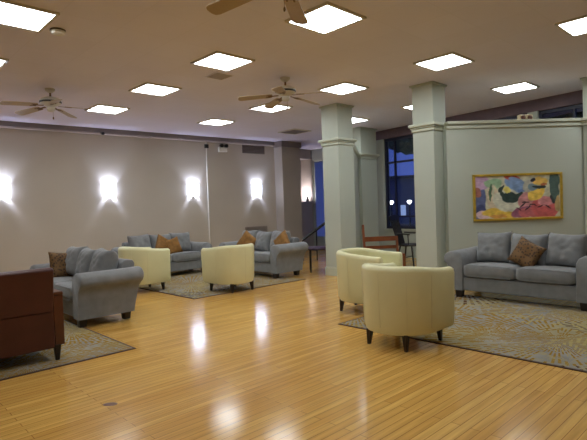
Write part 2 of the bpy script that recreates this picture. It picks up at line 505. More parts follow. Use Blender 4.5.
mb = MB(); wall_box(mb, Q0, Q1, 0, LEDGE-.1, .12)
struct(mb.build('wall_partition', M_['wall_green']))
mb = MB(); wall_box(mb, (Q0[0]+.02, Q0[1]-.04), (Q1[0]+.02, Q1[1]-.04), LEDGE-.1, LEDGE, .2)
struct(mb.build('trim_7', M_['trim_green'], bevel=.008))

def column(x0, x1, y0, y1, label, zbase=0):
    cx, cy = (x0+x1)/2, (y0+y1)/2; hx, hy = (x1-x0)/2, (y1-y0)/2
    t = thing('column', label, 'column', (cx, cy, zbase), 0, 'square columns')
    z = -zbase
    m = MB(); m.box(-hx, hx, -hy, hy, 0, CEIL-zbase-.001); m.build('shaft', M_['wall_green'], t)
    m = MB()
    for k, a, b in ((.02, LEDGE-.13, LEDGE-.08), (.035, LEDGE-.08, LEDGE-.05), (.06, LEDGE-.05, LEDGE+.0)):
        m.box(-hx-k, hx+k, -hy-k, hy+k, a+z, b+z)
    m.build('band_moulding', M_['trim_green'], t, bevel=.012)
    m = MB(); m.box(-hx-.018, hx+.018, -hy-.018, hy+.018, 0, .15); m.box(-hx-.012, hx+.012, -hy-.012, hy+.012, .15, .17)
    m.build('baseboard', M_['trim_green'], t, bevel=.004)
    m = MB(); m.box(-hx-.03, hx+.03, -hy-.03, hy+.03, CEIL-.03+z, CEIL-.002+z); m.build('top_moulding', M_['wall_green'], t, bevel=.005)
    return t
column(7.08, 7.53, 6.09, 6.5, 'free-standing square column just behind the farther pair of cream tub chairs, black handrail to its left')
column(7.13, 7.53, 4.1, 4.48, 'square column in the middle right where the painting wall begins')
column(9.66, 10.3, 7.57, 8.05, 'wide far column at the left edge of the tall dusk window')
column(9.02, 9.42, 2.06, 2.46, 'column at the right edge of the picture rising past the painting wall ledge')

# ------------------------------------------------------------------ outside, beyond the windows
GZ = -.6
mb = MB(); mb.box(12.6, 90, -60, 70, GZ-.1, GZ); o = mb.build('street', M_['asphalt']); struct(o); o.name = 'ground'
t = thing('office_building', 'flat-roofed building across the street seen through the tall window', 'building', (46, 29, GZ), math.radians(-58+90))
m = MB(); m.box(-5, 5, -22, 22, 0, 4.5); m.build('wall', M_['outer_wall'], t)
m = MB(); m.box(-5.3, 5.3, -22.3, 22.3, 4.5, 4.8); m.build('canopy', M_['mullion'], t)
rr = random.Random(3)
for k in range(26):
    y = -20+k*1.6
    if rr.random() < .8:
        m = MB(); m.box(-5.05, -5.0, y, y+.5, .8+rr.random()*.4, 1.9); m.build('window', M_['lit_window'], t)
def street_lamp(x, y, label):
    t = thing('street_lamp', label, 'street lamp', (x, y, GZ), 0, 'street lamps outside the window')
    m = MB(); m.lathe([(.09, 0), (.09, .12), (.045, .16), (.035, 2.0)], 12); m.build('pole', M_['black'], t, smooth=True)
    m = MB(); m.lathe([(.03, 1.96), (.09, 2.04), (.12, 2.08), (.09, 2.13), (.03, 2.15)], 16); m.build('lamp_globe', M_['lamp_glow'], t, smooth=True)
a = math.radians(43.77)
def at(px, depth):      # floor-plan point of an outdoor object
    k = (px-293.5)/486
    return (depth*(fw.x+rt.x*k), depth*(fw.y+rt.y*k))
x, y = at(392, 24); street_lamp(x, y, 'left of the two glowing street lamps outside the tall window')
x, y = at(410, 24); street_lamp(x, y, 'right of the two glowing street lamps outside the tall window')
def tree(x, y, zc, seed, label):
    t = thing('tree', label, 'tree', (x, y, GZ))
    m = MB(); m.tube((0, 0, 0), (0.1, 0, zc-.4), .16, .09); m.build('trunk', M_['bark'], t, smooth=True)
    m = MB(); rr = random.Random(seed)
    for k in range(30):
        c = Vector((rr.uniform(-2.6, 2.6), rr.uniform(-2.6, 2.6), zc+.5+rr.uniform(-.7, 1.6))); r = rr.uniform(.5, .9)
        b2 = bmesh.new(); bmesh.ops.create_icosphere(b2, subdivisions=2, radius=r)
        vm = {}
        for v in b2.verts: vm[v] = m.bm.verts.new(c+v.co*(1+.35*noise.noise(v.co*4+c)))
        for fc in b2.faces: m.bm.faces.new([vm[v] for v in fc.verts])
        b2.free()
    m.build('crown', M_['leaf'], t)
x, y = at(424, 23); tree(x, y, 5.5, 5, 'dark tree whose crown fills the top of the tall window')
x, y = at(580, 14); tree(x, y, 3.6, 8, 'dark tree outside seen through the glass above the painting wall ledge')
x, y = at(394, 22)
t = thing('car', 'dark blue parked car with a bright headlight outside the tall window', 'car', (x-1.6, y-4.5, GZ), math.radians(100))
m = MB(); m.prism([(-2.1, .3), (2.1, .3), (2.15, .62), (2.0, .8), (1.0, .88), (.45, 1.32), (-.95, 1.34), (-1.6, .92), (-2.1, .86)], 'y', -.85, .85); m.build('body', M_['car'], t, bevel=.06)
for xx in (-1.3, 1.3):
    for yy in (-.86, .68):
        m = MB(); m.tube((xx, yy, .32), (xx, yy+.18, .32), .32, n=20); m.build('wheel', M_['black'], t)
for yy in (-.6, .6):
    m = MB(); m.box(2.1, 2.17, yy-.13, yy+.13, .6, .72); m.build('headlight', M_['lamp_glow'], t)

# ------------------------------------------------------------------ ceiling lights
proto = None
names = {
 (0, 1): 'square ceiling light over the camera side, left of the near fan',
 (0, 2): 'large square ceiling light at the upper left corner of the picture',
 (0, 3): 'ceiling light cut by the left edge, beyond the smoke detector',
 (1, 0): 'ceiling light above and right of the near fan, over open floor',
 (1, 1): 'largest ceiling light at top centre, partly crossed by a blade of the near fan',
 (1, 2): 'ceiling light in the upper middle with a brown ceiling vent just beyond it',
 (1, 3): 'ceiling light left of centre, between the left far fan and the brown ceiling vent',
 (1, 4): 'small far ceiling light beside the blades of the left far fan',
 (2, 0): 'ceiling light cut by the right edge of the picture',
 (2, 1): 'ceiling light just above the column where the painting wall begins',
 (2, 2): 'ceiling light just above the free-standing column, right of the middle fan',
 (2, 3): 'ceiling light partly hidden behind the middle fan',
 (2, 4): 'small far ceiling light above the second sconce from the right',
 (3, 1): 'ceiling light above the painting, nearest the dark header',
 (3, 2): 'ceiling light showing only a tip left of the column at the painting wall',
 (3, 3): 'ceiling light peeping out right of the free-standing column',
 (0, 0): 'ceiling light nearest the camera on the left',
 (3, 0): 'ceiling light over the right end of the right-hand sofa',
 (0, 4): 'far left ceiling light over the corner by the long wall',
}
def light_fixture(x, y, label, lit=True):
    t = thing('ceiling_light', label, 'ceiling light', (x, y, CEIL), 0, 'square ceiling lights')
    m = MB(); h, i = .303, .272
    m.box(-h, h, -h, -i, -.022, 0); m.box(-h, h, i, h, -.022, 0); m.box(-h, -i, -i, i, -.022, 0); m.box(i, h, -i, i, -.022, 0)
    m.build('frame', M_['white_metal'], t)
    m = MB(); m.box(-i, i, -i, i, -.016, -.004); m.build('diffuser', M_['panel'] if lit else M_['dark_grille'], t)
    return t
for (i, j), lab in names.items():
    x, y = 1.404+2.44*i, 1.594+1.83*j
    if proto is None: proto = light_fixture(x, y, lab)
    else: dup(proto, (x, y, CEIL), 0, lab)
light_fixture(8.72, 8.95, 'unlit dark ceiling panel near the pier at the end of the long wall', lit=False)

# ------------------------------------------------------------------ ceiling fans
def make_fan(x, y, rz, label):
    t = thing('ceiling_fan', label, 'ceiling fan', (x, y, CEIL), rz, 'ceiling fans')
    m = MB(); m.lathe([(.012, 0), (.075, 0), (.07, -.03), (.03, -.06), (.012, -.065)][::-1], 20); m.build('canopy', M_['white_metal'], t, smooth=True)
    m = MB(); m.tube((0, 0, -.05), (0, 0, -.14), .014); m.build('downrod', M_['brass'], t, smooth=True)
    m = MB(); m.lathe([(.02, -.12), (.07, -.13), (.135, -.155), (.155, -.185), (.15, -.225), (.10, -.255), (.06, -.265)], 28); m.build('motor_housing', M_['white_metal'], t, smooth=True)
    m = MB(); m.lathe([(.150, -.192), (.159, -.196), (.159, -.212), (.150, -.222)], 28)
    m.build('vent_ring', M_['black'], t)
    m = MB(); m.lathe([(.055, -.28), (.06, -.32), (.045, -.345), (.012, -.355)], 20); m.build('switch_cup', M_['white_metal'], t, smooth=True)
    for k in range(5):
        a = 2*PI*k/5
        mt = Matrix.Rotation(a, 4, 'Z') @ Matrix.Translation((0, 0, -.252)) @ Matrix.Rotation(math.radians(5), 4, 'Y') @ Matrix.Rotation(math.radians(11), 4, 'X') @ Matrix.Diagonal((1.1, 1.05, 1, 1))
        m = MB(); pts = [(.19, -.05), (.23, -.058), (.60, -.072), (.635, -.06), (.65, -.03), (.652, 0), (.65, .03), (.635, .06), (.60, .072), (.23, .058), (.19, .05)]
        m.prism(pts, 'z', -.004, .004); m.xf(mt)
        bl = m.build('blade', M_['blade'], t)
        m = MB(); m.bar((.10, 0, -.006), (.24, 0, -.008), .03, .006); m.bar((.19, -.03, -.008), (.27, -.03, -.008), .014, .006); m.bar((.19, .03, -.008), (.27, .03, -.008), .014, .006); m.xf(mt)
        m.build('blade_arm', M_['brass'], bl)
    m = MB(); m.tube((.03, 0, -.35), (.03, 0, -.43), .002, n=6); m.lathe([(.003, -.43), (.009, -.44), (.011, -.455), (.004, -.47)], 10, (.03, 0, 0)); m.build('pull_chain', M_['brass'], t, smooth=True)
    return t
# image-plane angle (right = 0, away = 90) to world yaw
def fa(deg): return math.radians(deg-43.77)
fan = make_fan(5.07, 5.37, fa(44), 'middle ceiling fan with pale blades above the open floor')
dup(fan, (2.56, 8.0, CEIL), fa(15), 'left far ceiling fan near the long wall with the sconces')
dup(fan, (2.56, 2.70, CEIL), fa(78), 'near ceiling fan at the top edge whose blade crosses the largest ceiling light')

# small ceiling fittings
t = thing('smoke_detector', 'round white smoke detector on the ceiling beside the upper left light', 'smoke detector', (1.84, 5.42, CEIL))
m = MB(); m.lathe([(.07, 0), (.075, -.02), (.06, -.045), (.02, -.055)], 24); m.build('housing', M_['white'], t, smooth=True)
m = MB(); m.lathe([(.078, -.004), (.078, -.016)], 24); m.build('base_ring', M_['dark_grille'], t)
t = thing('ceiling_vent', 'brownish square ceiling vent just beyond the upper middle ceiling light', 'vent', (4.22, 5.86, CEIL))
m = MB(); m.box(-.15, .15, -.15, .15, -.006, 0); m.build('plate', M_['ceiling'], t)
for k in range(6):
    m = MB(); m.bar((-.13, -.12+k*.048, -.010), (.13, -.12+k*.048, -.010), .022, .006); m.build('slat', M_['trim'], t)

# ------------------------------------------------------------------ long wall fittings
wd = (Vector(NA1)-Vector(NA0)).normalized(); wang = math.atan2(wd.y, wd.x)
def onwall(x): return (x, NA0[1]+(x-NA0[0])*wd.y/wd.x)
def make_sconce(x, label):
    px, py = onwall(x)
    t = thing('wall_sconce', label, 'wall lamp', (px, py, 1.90), wang, 'wall sconces')
    m = MB(); m.box(-.10, .10, -.015, 0, -.12, .12); m.build('back_plate', M_['metal'], t, bevel=.004)
    m = MB()
    n = 14
    out, inn = [], []
    for k in range(n+1):
        a = PI+PI*k/n
        out.append((.15*math.cos(a), .12*math.sin(a)-.012)); inn.append((.142*math.cos(a), .112*math.sin(a)-.012))
    for zs, r in (((-.20, .20), 1),):
        v = [(p[0]*.92, p[1]*.92, -.15) for p in out]+[(p[0], p[1], .15) for p in out]+[(p[0]*.92, p[1]*.92, -.15) for p in inn]+[(p[0], p[1], .15) for p in inn]
        f = []
        q = n+1
        for k in range(n):
            f += [(k, k+1, q+k+1, q+k), (2*q+k, 3*q+k, 3*q+k+1, 2*q+k+1), (k, 2*q+k, 2*q+k+1, k+1), (q+k, q+k+1, 3*q+k+1, 3*q+k)]
        m.add(v, f)
    m.build('glass_shade', M_['sconce'], t, smooth=True)
    m = MB(); m.box(-.06, .06, -.13, -.012, -.155, -.14); m.build('bracket', M_['metal'], t, bevel=.003)
    ld = bpy.data.lights.new('bulb', 'POINT'); ld.energy = SCONCE_WATTS; ld.color = SCONCE_COLOR; ld.shadow_soft_size = .03
    l = bpy.data.objects.new('bulb', ld); C.objects.link(l); l.parent = t; l.location = (0, -.075, .0)
    return t
sc = make_sconce(2.56, 'leftmost glowing wall sconce, cut by the left edge of the picture')
for x, lab in ((4.72, 'glowing wall sconce left of the white conduit, second from the left edge'), (6.88, 'glowing wall sconce immediately left of the vertical white conduit'), (8.9, 'glowing wall sconce below the dark wall vent, rightmost of the four')):
    p = onwall(x); dup(sc, (p[0], p[1], 1.90), wang, lab)
p = onwall(7.31)
t = thing('conduit', 'thin white vertical conduit running down the long wall', 'conduit', (p[0], p[1], 0), wang)
m = MB(); m.tube((0, -.018, .12), (0, -.018, CEIL-.14), .016); m.build('pipe', M_['white'], t, smooth=True)
m = MB(); m.box(-.05, .05, -.06, 0, CEIL-.30, CEIL-.20); m.build('junction_box', M_['black'], t, bevel=.005)
p = onwall(7.80)
t = thing('emergency_light', 'twin-headed emergency light high on the wall right of the conduit', 'emergency light', (p[0], p[1], 3.0), wang)
m = MB(); m.box(-.13, .13, -.07, 0, -.07, .06); m.build('housing', M_['white'], t, bevel=.01)
for s in (-1, 1):
    m = MB(); m.tube((s*.07, -.06, .10), (s*.075, -.14, .09), .04, .05, 14); m.build('lamp_head', M_['black'], t, smooth=True)
p = onwall(8.845)
def grille(nm, x, z0, z1, w, lab, pm='dark_grille', sm='trim_dark'):
    p = onwall(x)
    t = thing(nm, lab, 'vent', (p[0], p[1], z0), wang)
    m = MB(); h = z1-z0; m.box(-w/2, w/2, -.012, 0, 0, h); m.build('plate', M_[pm], t)
    n = int(h/.035)
    for k in range(n):
        z = .02+(h-.04)*k/(n-1); m = MB(); m.bar((-w/2+.02, -.016, z), (w/2-.02, -.016, z), .02, .008); m.build('slat', M_[sm], t)
grille('wall_vent', 8.845, 2.94, 3.17, .77, 'dark wide air vent high on the long wall above the rightmost sconce')
grille('return_vent', 8.845, .25, .86, .77, 'grey return-air grille low on the wall behind the sofa under the rightmost sconce', 'trim_dark', 'wall_dim')
p = onwall(4.58)
t = thing('security_camera', 'tiny dark camera under the crown trim of the long wall', 'camera', (p[0]+nn.x*.09, p[1]+nn.y*.09, CEIL-.115), wang)
m = MB(); m.tube((0, -.0, 0), (0, -.10, -.02), .03, .035, 12); m.build('body', M_['black'], t, smooth=True)

# niche lamp
t = thing('table_lamp', 'small glowing lamp standing in the bright wall niche', 'lamp', (11.62, NY+.25, nz0))
m = MB(); m.lathe([(.05, 0), (.05, .015), (.015, .03), (.015, .08)], 14); m.build('base', M_['black'], t, smooth=True)
m = MB(); m.lathe([(.06, .08), (.04, .17)], 16); m.build('lamp_shade', M_['sconce'], t, smooth=True)
ld = bpy.data.lights.new('bulb', 'POINT'); ld.energy = 22; ld.color = (.93, .88, 1); ld.shadow_soft_size = .03
l = bpy.data.objects.new('bulb', ld); C.objects.link(l); l.parent = t; l.location = (0.0, 0, .22)
t = thing('figurine', 'small dark rounded figurine at the right of the niche shelf', 'ornament', (11.85, NY+.10, nz0))
m = MB(); m.lathe([(.05, 0), (.06, .04), (.045, .09), (.02, .11), (.03, .14), (.02, .165), (.003, .17)], 16); m.build('figure', M_['black'], t, smooth=True)

# object on the ledge of the painting wall
lp = lerp(PW0, PW1, .48)
lp = at(531, 8.05)
t = thing('ledge_speaker', 'small beige boxed unit standing on the painting wall ledge', 'speaker', (lp[0]+.06, lp[1]+.07, LEDGE), math.atan2(pd.y, pd.x))
m = MB(); m.box(-.115, .115, -.02, .06, .0, .105); m.build('housing', M_['amber'], t, bevel=.008)
for s in (-.055, .06):
    m = MB(); m.lathe([(.038, 0), (.042, .012), (.02, .02)], 16); m.xf(Matrix.Translation((s, -.02, .056)) @ Matrix.Rotation(PI/2, 4, 'X')); m.build('cone', M_['armwood'], t, smooth=True)
m = MB(); m.box(-.035, .03, -.028, -.02, .0, .035); m.build('port', M_['black'], t)

# ------------------------------------------------------------------ painting
def paint_col(u, v):
    """abstract picture, u to the right 0..2, v up 0..1"""
    W = lambda x, y, s: noise.noise(Vector((x*s, y*s, s)))
    uu, vv = u+.06*W(u, v, 4)+.022*W(u+7, v, 9), v+.06*W(v+5, u, 4)+.022*W(v, u+3, 9)
    col = Vector((.74, .73, .60))
    def ell(cx, cy, rx, ry, ang, c, soft=.12):
        nonlocal col
        a = math.radians(ang); dx, dy = uu-cx, vv-cy
        x = (dx*math.cos(a)+dy*math.sin(a))/rx; y = (-dx*math.sin(a)+dy*math.cos(a))/ry
        dd = math.sqrt(x*x+y*y)
        k = max(0, min(1, (1-dd)/soft+.5)); k = k*k*(3-2*k)
        col = col.lerp(Vector(c), k)
    ell(.07, .5, .18, .55, 0, (.30, .34, .52)); ell(.12, .85, .24, .18, 0, (.72, .55, .70)); ell(.05, .62, .1, .12, 20, (.62, .35, .30))
    ell(.13, .2, .12, .16, 0, (.20, .24, .42)); ell(.42, .82, .2, .12, -10, (.52, .68, .50)); ell(.22, .1, .2, .1, 0, (.80, .66, .72))
    ell(.42, .45, .15, .35, 5, (.80, .72, .58)); ell(.36, .62, .035, .22, 0, (.25, .38, .28)); ell(.43, .6, .02, .2, 0, (.75, .76, .62))
    ell(.62, .12, .45, .12, -3, (.88, .70, .20)); ell(.55, .04, .2, .05, 0, (.85, .55, .22))
    ell(.98, .78, .32, .14, -20, (.42, .55, .75)); ell(.86, .93, .2, .10, -20, (.72, .24, .20)); ell(1.12, .68, .1, .1, 30, (.30, .42, .66)); ell(.78, .60, .14, .08, -40, (.90, .78, .22))
    ell(.78, .42, .36, .28, -10, (.80, .80, .70)); ell(1.02, .80, .28, .10, -25, (.42, .55, .75))
    ell(.82, .50, .23, .135, -12, (.14, .21, .20)); ell(1.0, .52, .13, .07, 25, (.14, .21, .20)); ell(.63, .58, .10, .055, -68, (.14, .21, .20)); ell(.62, .71, .10, .035, 38, (.14, .21, .20)); ell(.76, .68, .09, .055, -25, (.90, .82, .34))
    ell(1.22, .40, .22, .18, 10, (.78, .48, .48)); ell(1.10, .14, .28, .12, 15, (.55, .28, .40)); ell(1.3, .12, .3, .12, 0, (.76, .34, .36)); ell(1.62, .20, .32, .24, 0, (.78, .30, .30)); ell(1.66, .38, .16, .12, 0, (.80, .46, .48))
    ell(1.42, .55, .20, .15, 20, (.92, .74, .24)); ell(1.25, .75, .14, .18, -20, (.66, .66, .60)); ell(1.36, .72, .12, .10, 0, (.40, .52, .58))
    ell(1.55, .86, .16, .10, 0, (.88, .68, .26)); ell(1.50, .70, .13, .05, -10, (.14, .18, .18)); ell(1.38, .90, .08, .03, 0, (.12, .12, .16)); ell(1.60, .76, .07, .04, 0, (.72, .34, .18))
    ell(1.86, .74, .12, .36, 0, (.24, .34, .32)); ell(1.92, .3, .07, .2, 0, (.72, .60, .36)); ell(1.80, .42, .04, .1, 20, (.18, .2, .2))
    for cx, cy, rx, an in ((1.12, .30, .10, 30), (1.24, .24, .08, 60), (1.36, .28, .10, -20), (1.52, .26, .09, 30), (1.7, .24, .1, -35), (1.2, .36, .09, 5), (1.02, .2, .09, -30)):
        ell(cx, cy, rx, .014, an, (.16, .12, .14), .4)
    k = .16*W(u+3, v, 9)+.10*W(u*.6, v*1.5, 23)
    gm = (col.x+col.y+col.z)/3; col = col.lerp(Vector((gm, gm, gm)), .14)*1.02+Vector((.03, .03, .03))
    return [max(.01, min(1, c*(1+k))) for c in col]
TL, BR = Vector((7.63, 3.71, 0)), Vector((8.79, 2.70, 0))
pc = lerp(PW0, PW1, .5)
# centre of the painting projected on the wall line
mid = (TL+BR)/2; tt = (Vector((mid.x, mid.y))-Vector(PW0)).dot(pd); pcx = Vector(PW0)+pd*tt
t = thing('framed_painting', 'wide colourful abstract painting in a gold frame above the right-hand sofa', 'painting', (pcx.x-.015, pcx.y+.013, 1.405), math.atan2(pd.y, pd.x))
PWd, PHt = 1.50, .765
m = MB(); w2, h2, fr = PWd/2, PHt/2, .038
for x0, x1, z0, z1 in ((-w2, w2, h2-fr, h2), (-w2, w2, -h2, -h2+fr), (-w2, -w2+fr, -h2+fr, h2-fr), (w2-fr, w2, -h2+fr, h2-fr)):
    m.box(x0, x1, -.04, 0, z0, z1)
m.build('frame', M_['gold_frame'], t, bevel=.006)
m = MB(); NXp, NYp = 150, 76
cols = []
vs = [[m.bm.verts.new((-w2+fr*.9+(PWd-1.8*fr)*i/NXp, -.018, -h2+fr*.9+(PHt-1.8*fr)*j/NYp)) for i in range(NXp+1)] for j in range(NYp+1)]
for j in range(NYp+1):
    for i in range(NXp+1): cols.append(paint_col(2.0*i/NXp, 1.0*j/NYp))
for j in range(NYp):
    for i in range(NXp): m.bm.faces.new((vs[j][i], vs[j][i+1], vs[j+1][i+1], vs[j+1][i]))
pm, nt, b = new_mat('painted_canvas')
at_ = nt.nodes.new('ShaderNodeVertexColor'); at_.layer_name = 'paint'
pz = nt.nodes.new('ShaderNodeTexNoise'); pz.inputs['Scale'].default_value = 60
bp = nt.nodes.new('ShaderNodeBump'); bp.inputs['Strength'].default_value = .3; bp.inputs['Distance'].default_value = .004
nt.links.new(pz.outputs['Fac'], bp.inputs['Height']); nt.links.new(bp.outputs[0], b.inputs['Normal'])
nt.links.new(at_.outputs['Color'], b.inputs['Base Color']); b.inputs['Roughness'].default_value = .3
cv = m.build('canvas', pm, t)
ca = cv.data.color_attributes.new('paint', 'FLOAT_COLOR', 'POINT')
for k, c in enumerate(cols): ca.data[k].color = (c[0]**1.9, c[1]**1.9, c[2]**1.9, 1)

# ------------------------------------------------------------------ rugs
def make_rug(x0, x1, y0, y1, label):
    cx, cy = (x0+x1)/2, (y0+y1)/2; hx, hy = (x1-x0)/2, (y1-y0)/2
    t = thing('area_rug', label, 'rug', (cx, cy, 0), 0, 'grey and gold area rugs')
    m = MB(); m.box(-hx+.025, hx-.025, -hy+.025, hy-.025, .001, .010); m.build('pile', M_['rug'], t)
    m = MB(); e = .025
    m.box(-hx, hx, -hy, -hy+e, .001, .008); m.box(-hx, hx, hy-e, hy, .001, .008); m.box(-hx, -hx+e, -hy+e, hy-e, .001, .008); m.box(hx-e, hx, -hy+e, hy-e, .001, .008)
    m.build('binding', M_['rug_edge'], t)
make_rug(-.28, 2.16, 4.58, 7.9, 'grey and gold rug under the red-brown leather chair at left')
make_rug(4.0, 6.44, 6.44, 9.8, 'grey and gold rug in the far seating group between the two far sofas')
make_rug(4.15, 6.59, .30, 3.66, 'large grey and gold rug in front of the right-hand sofa')
m = MB(); m.lathe([(.002, .0008), (.032, .0008), (.034, .0003)], 20); m.xf(Matrix.Scale(1.5, 4, (.72, -.69, 0)))  # dark stain on the boards, modelled as a thin oval disc
o = m.build('floor_stain', M_['stain']); o.location = (1.39, 3.39, .0002); tag(o, 'small dark oval stain on the bare floor at lower left', 'floor outlet')

# ------------------------------------------------------------------ soft furniture shapes
def cushion_bm(sx, sy, sz, r=.05, puff=(.02, .02, .03), n=9, wob=.006, seed=0):
    """rounded box with bulging faces, centred"""
    m = MB(); bm = m.bm
    bmesh.ops.create_cube(bm, size=2)
    bmesh.ops.subdivide_edges(bm, edges=bm.edges[:], cuts=n, use_grid_fill=True)
    for v in bm.verts:
        x, y, z = v.co
        def warp(c): return math.copysign(abs(c)**.8, c)
        p = Vector((warp(x)*sx/2, warp(y)*sy/2, warp(z)*sz/2))
        inner = Vector((max(-sx/2+r, min(sx/2-r, p.x)), max(-sy/2+r, min(sy/2-r, p.y)), max(-sz/2+r, min(sz/2-r, p.z))))
        d = p-inner
        if d.length > 1e-6: p = inner+d.normalized()*min(r, d.length)
        X, Y, Z = p.x/(sx/2), p.y/(sy/2), p.z/(sz/2)
        p.x += puff[0]*X*(1-Y*Y)*(1-Z*Z); p.y += puff[1]*Y*(1-X*X)*(1-Z*Z); p.z += puff[2]*Z*(1-X*X)*(1-Y*Y)
        p += Vector((noise.noise(p*5+Vector((seed, 0, 0))), noise.noise(p*5+Vector((0, seed+9, 0))), noise.noise(p*5+Vector((0, 0, seed+17)))))*wob
        v.co = p
    return m
def throw_bm(s, t, n=22, seed=0):
    """square scatter cushion, upright in local xz, pinched at the corners"""
    m = MB(); bm = m.bm
    top, bot = [], []
    for side, arr in ((-1, top), (1, bot)):
        for j in range(n+1):
            row = []
            for i in range(n+1):
                u, v = -1+2*i/n, -1+2*j/n
                if side == 1 and (i in (0, n) or j in (0, n)): row.append(top[j][i]); continue
                pin = 1-.10*(1-u*u)*v*v-.0; pin2 = 1-.10*(1-v*v)*u*u
                h = t/2*max(0, (1-u**4)*(1-v**4))**.5
                x, z = u*s/2*pin2, v*s/2*pin
                h += .012*noise.noise(Vector((x*7+seed, z*7, side)))*(1-u*u)*(1-v*v)*4*.5
                row.append(bm.verts.new((x, side*h, z)))
            arr.append(row)
    for side, arr in ((-1, top), (1, bot)):
        for j in range(n):
            for i in range(n):
                f = (arr[j][i], arr[j][i+1], arr[j+1][i+1], arr[j+1][i])
                try: bm.faces.new(f)
                except ValueError: pass
    return m

# ------------------------------------------------------------------ sofas
BW = 1.86; AW = .22; IN = BW-2*AW       # body width, arm width, between the arms
def make_sofa(label, loc, rz):
    t = thing('sofa', label, 'sofa', loc, rz, 'grey microfibre sofas')
    S = M_['sofa']
    # base rail
    m = MB(); m.prism([(.03, .10), (.03, .29), (.75, .29), (.69, .10)], 'x', -IN/2-.165, IN/2+.165); m.build('base', S, t, bevel=.02, seg=3)
    # arms: flared roll, outline in x,z extruded along the depth
    for s in (-1, 1):
        # profile: inner edge at 0, outwards positive
        pr = [(0.0, .10), (0.0, .50), (.004, .56), (.03, .615), (.08, .645), (.15, .652), (.215, .638), (.268, .60), (.29, .55), (.28, .505), (.24, .475), (.205, .43), (.186, .36), (.182, .20), (.185, .10)]
        m = MB(); bm = m.bm
        secs = []
        for (yf, sc, dz) in ((0.0, .93, -.008), (.012, .975, -.002), (.03, 1.0, 0), (.40, 1.0, 0), (.66, 1.0, .006), (.775, 1.0, .012), (.80, .97, .006), (.81, .92, 0)):
            row = []
            for a, z in pr:
                ca, cz = .12, .40
                aa, zz = ca+(a-ca)*sc, (cz+(z-cz)*sc if z > .10 else z)
                # rear edge rakes outwards with height
                rake = (z-.10)/.55*.12 if yf > .6 else 0
                y = yf-(.12 if yf > .6 else 0)+rake
                row.append(bm.verts.new((s*(IN/2+aa), y, zz+dz*(z-.1))))
            secs.append(row)
        n = len(pr)
        for k in range(len(secs)-1):
            for i in range(n): bm.faces.new((secs[k][i], secs[k][(i+1) % n], secs[k+1][(i+1) % n], secs[k+1][i]))
        bm.faces.new(secs[0]); bm.faces.new(secs[-1][::-1])
        m.build('arm', S, t, smooth=True, auto=60)
    # back frame, raked
    m = MB(); m.prism([(.52, .26), (.61, .70), (.65, .735), (.70, .745), (.77, .735), (.795, .69), (.72, .12), (.67, .10), (.56, .10)], 'x', -IN/2-.03, IN/2+.03); m.build('back_frame', S, t, bevel=.02, seg=3)
    # seat cushions
    w = IN/2
    for k, s in enumerate((-1, 1)):
        m = cushion_bm(w-.008, .56, .17, .05, (.004, .012, .018), seed=k); m.xf(Matrix.Translation((s*w/2, .27, .375)) @ Matrix.Rotation(math.radians(-2), 4, 'X'))
        m.build('seat_cushion', S, t, smooth='all')
        m = MB()
        for zz in (.075, -.07): m.tube((-w/2+.05, -.284, zz), (w/2-.05, -.284, zz), .005, n=6)
        m.xf(Matrix.Translation((s*w/2, .27, .375)) @ Matrix.Rotation(math.radians(-2), 4, 'X')); m.build('piping', S, t.children[-1])
    # back cushions
    w = IN/3
    for k in range(3):
        m = throw_bm(1.0, .27, seed=5+k)
        m.xf(Matrix.Translation((-IN/2+w*(k+.5), .49, .660+(.012, -.004, .006)[k])) @ Matrix.Rotation(math.radians(-15), 4, 'X') @ Matrix.Rotation(math.radians((-3, 2, 3)[k]), 4, 'Y') @ Matrix.Rotation(math.radians((4, -3, -5)[k]), 4, 'Z') @ Matrix.Diagonal((w*1.04, 1, .46, 1)))
        m.build('back_cushion', S, t, smooth='all')
    for sx in (-1, 1):
        for y in (.07, .62):
            m = MB(); x = sx*(BW/2-.14)
            m.add([(x-.040, y-.040, 0), (x+.040, y-.040, 0), (x+.040, y+.040, 0), (x-.040, y+.040, 0), (x-.050, y-.050, .11), (x+.050, y-.050, .11), (x+.050, y+.050, .11), (x-.050, y+.050, .11)],
                  [(3, 2, 1, 0), (4, 5, 6, 7), (0, 1, 5, 4), (1, 2, 6, 5), (2, 3, 7, 6), (3, 0, 4, 7)])
            m.build('foot', M_['foot'], t, bevel=.004)
    return t
sofa = make_sofa('right-hand grey sofa below the painting with one brown pillow', (6.36, 2.56, .0108), -PI/2)
dup(sofa, (2.08, 6.76, .0108), -PI/2, 'left grey sofa seen from its arm end, beside the red-brown leather chair')
dup(sofa, (6.10, 7.77, .0108), -PI/2, 'far grey sofa seen arm-on in front of the pier, near the black handrail')
dup(sofa, (5.14, 9.02, .0108), 0, 'far grey sofa facing forward in front of the long wall with the conduit')

def throw(name, x, y, z, rz, tilt, roll, size, m_, label, seed, t=.15):
    m = throw_bm(size, t, seed=seed)
    o = m.build(name, m_, None, smooth='all')
    o.matrix_world = Matrix.Translation((x, y, z)) @ Matrix.Rotation(rz, 4, 'Z') @ Matrix.Rotation(math.radians(tilt), 4, 'X') @ Matrix.Rotation(math.radians(roll), 4, 'Y')
    tag(o, label, 'pillow', 'brown and gold scatter pillows')
    return o
throw('throw_pillow', 6.67, 2.52, .625, -PI/2, -16, 27, .375, M_['pillow_leo'], 'flecked brown pillow standing tilted in the middle of the right-hand sofa', 1)
throw('throw_pillow', 2.42, 7.33, .64, math.radians(-8), -10, 3, .40, M_['pillow_leo'], 'flecked brown pillow against the far arm of the left sofa', 2)
throw('throw_pillow', 5.09, 9.31, .655, math.radians(15), -15, 30, .38, M_['pillow_gold'], 'left of two rust-gold pillows on the forward-facing far sofa', 3)
throw('throw_pillow', 5.29, 9.27, .62, math.radians(-8), -15, -14, .36, M_['pillow_gold'], 'right of two rust-gold pillows on the forward-facing far sofa', 4)
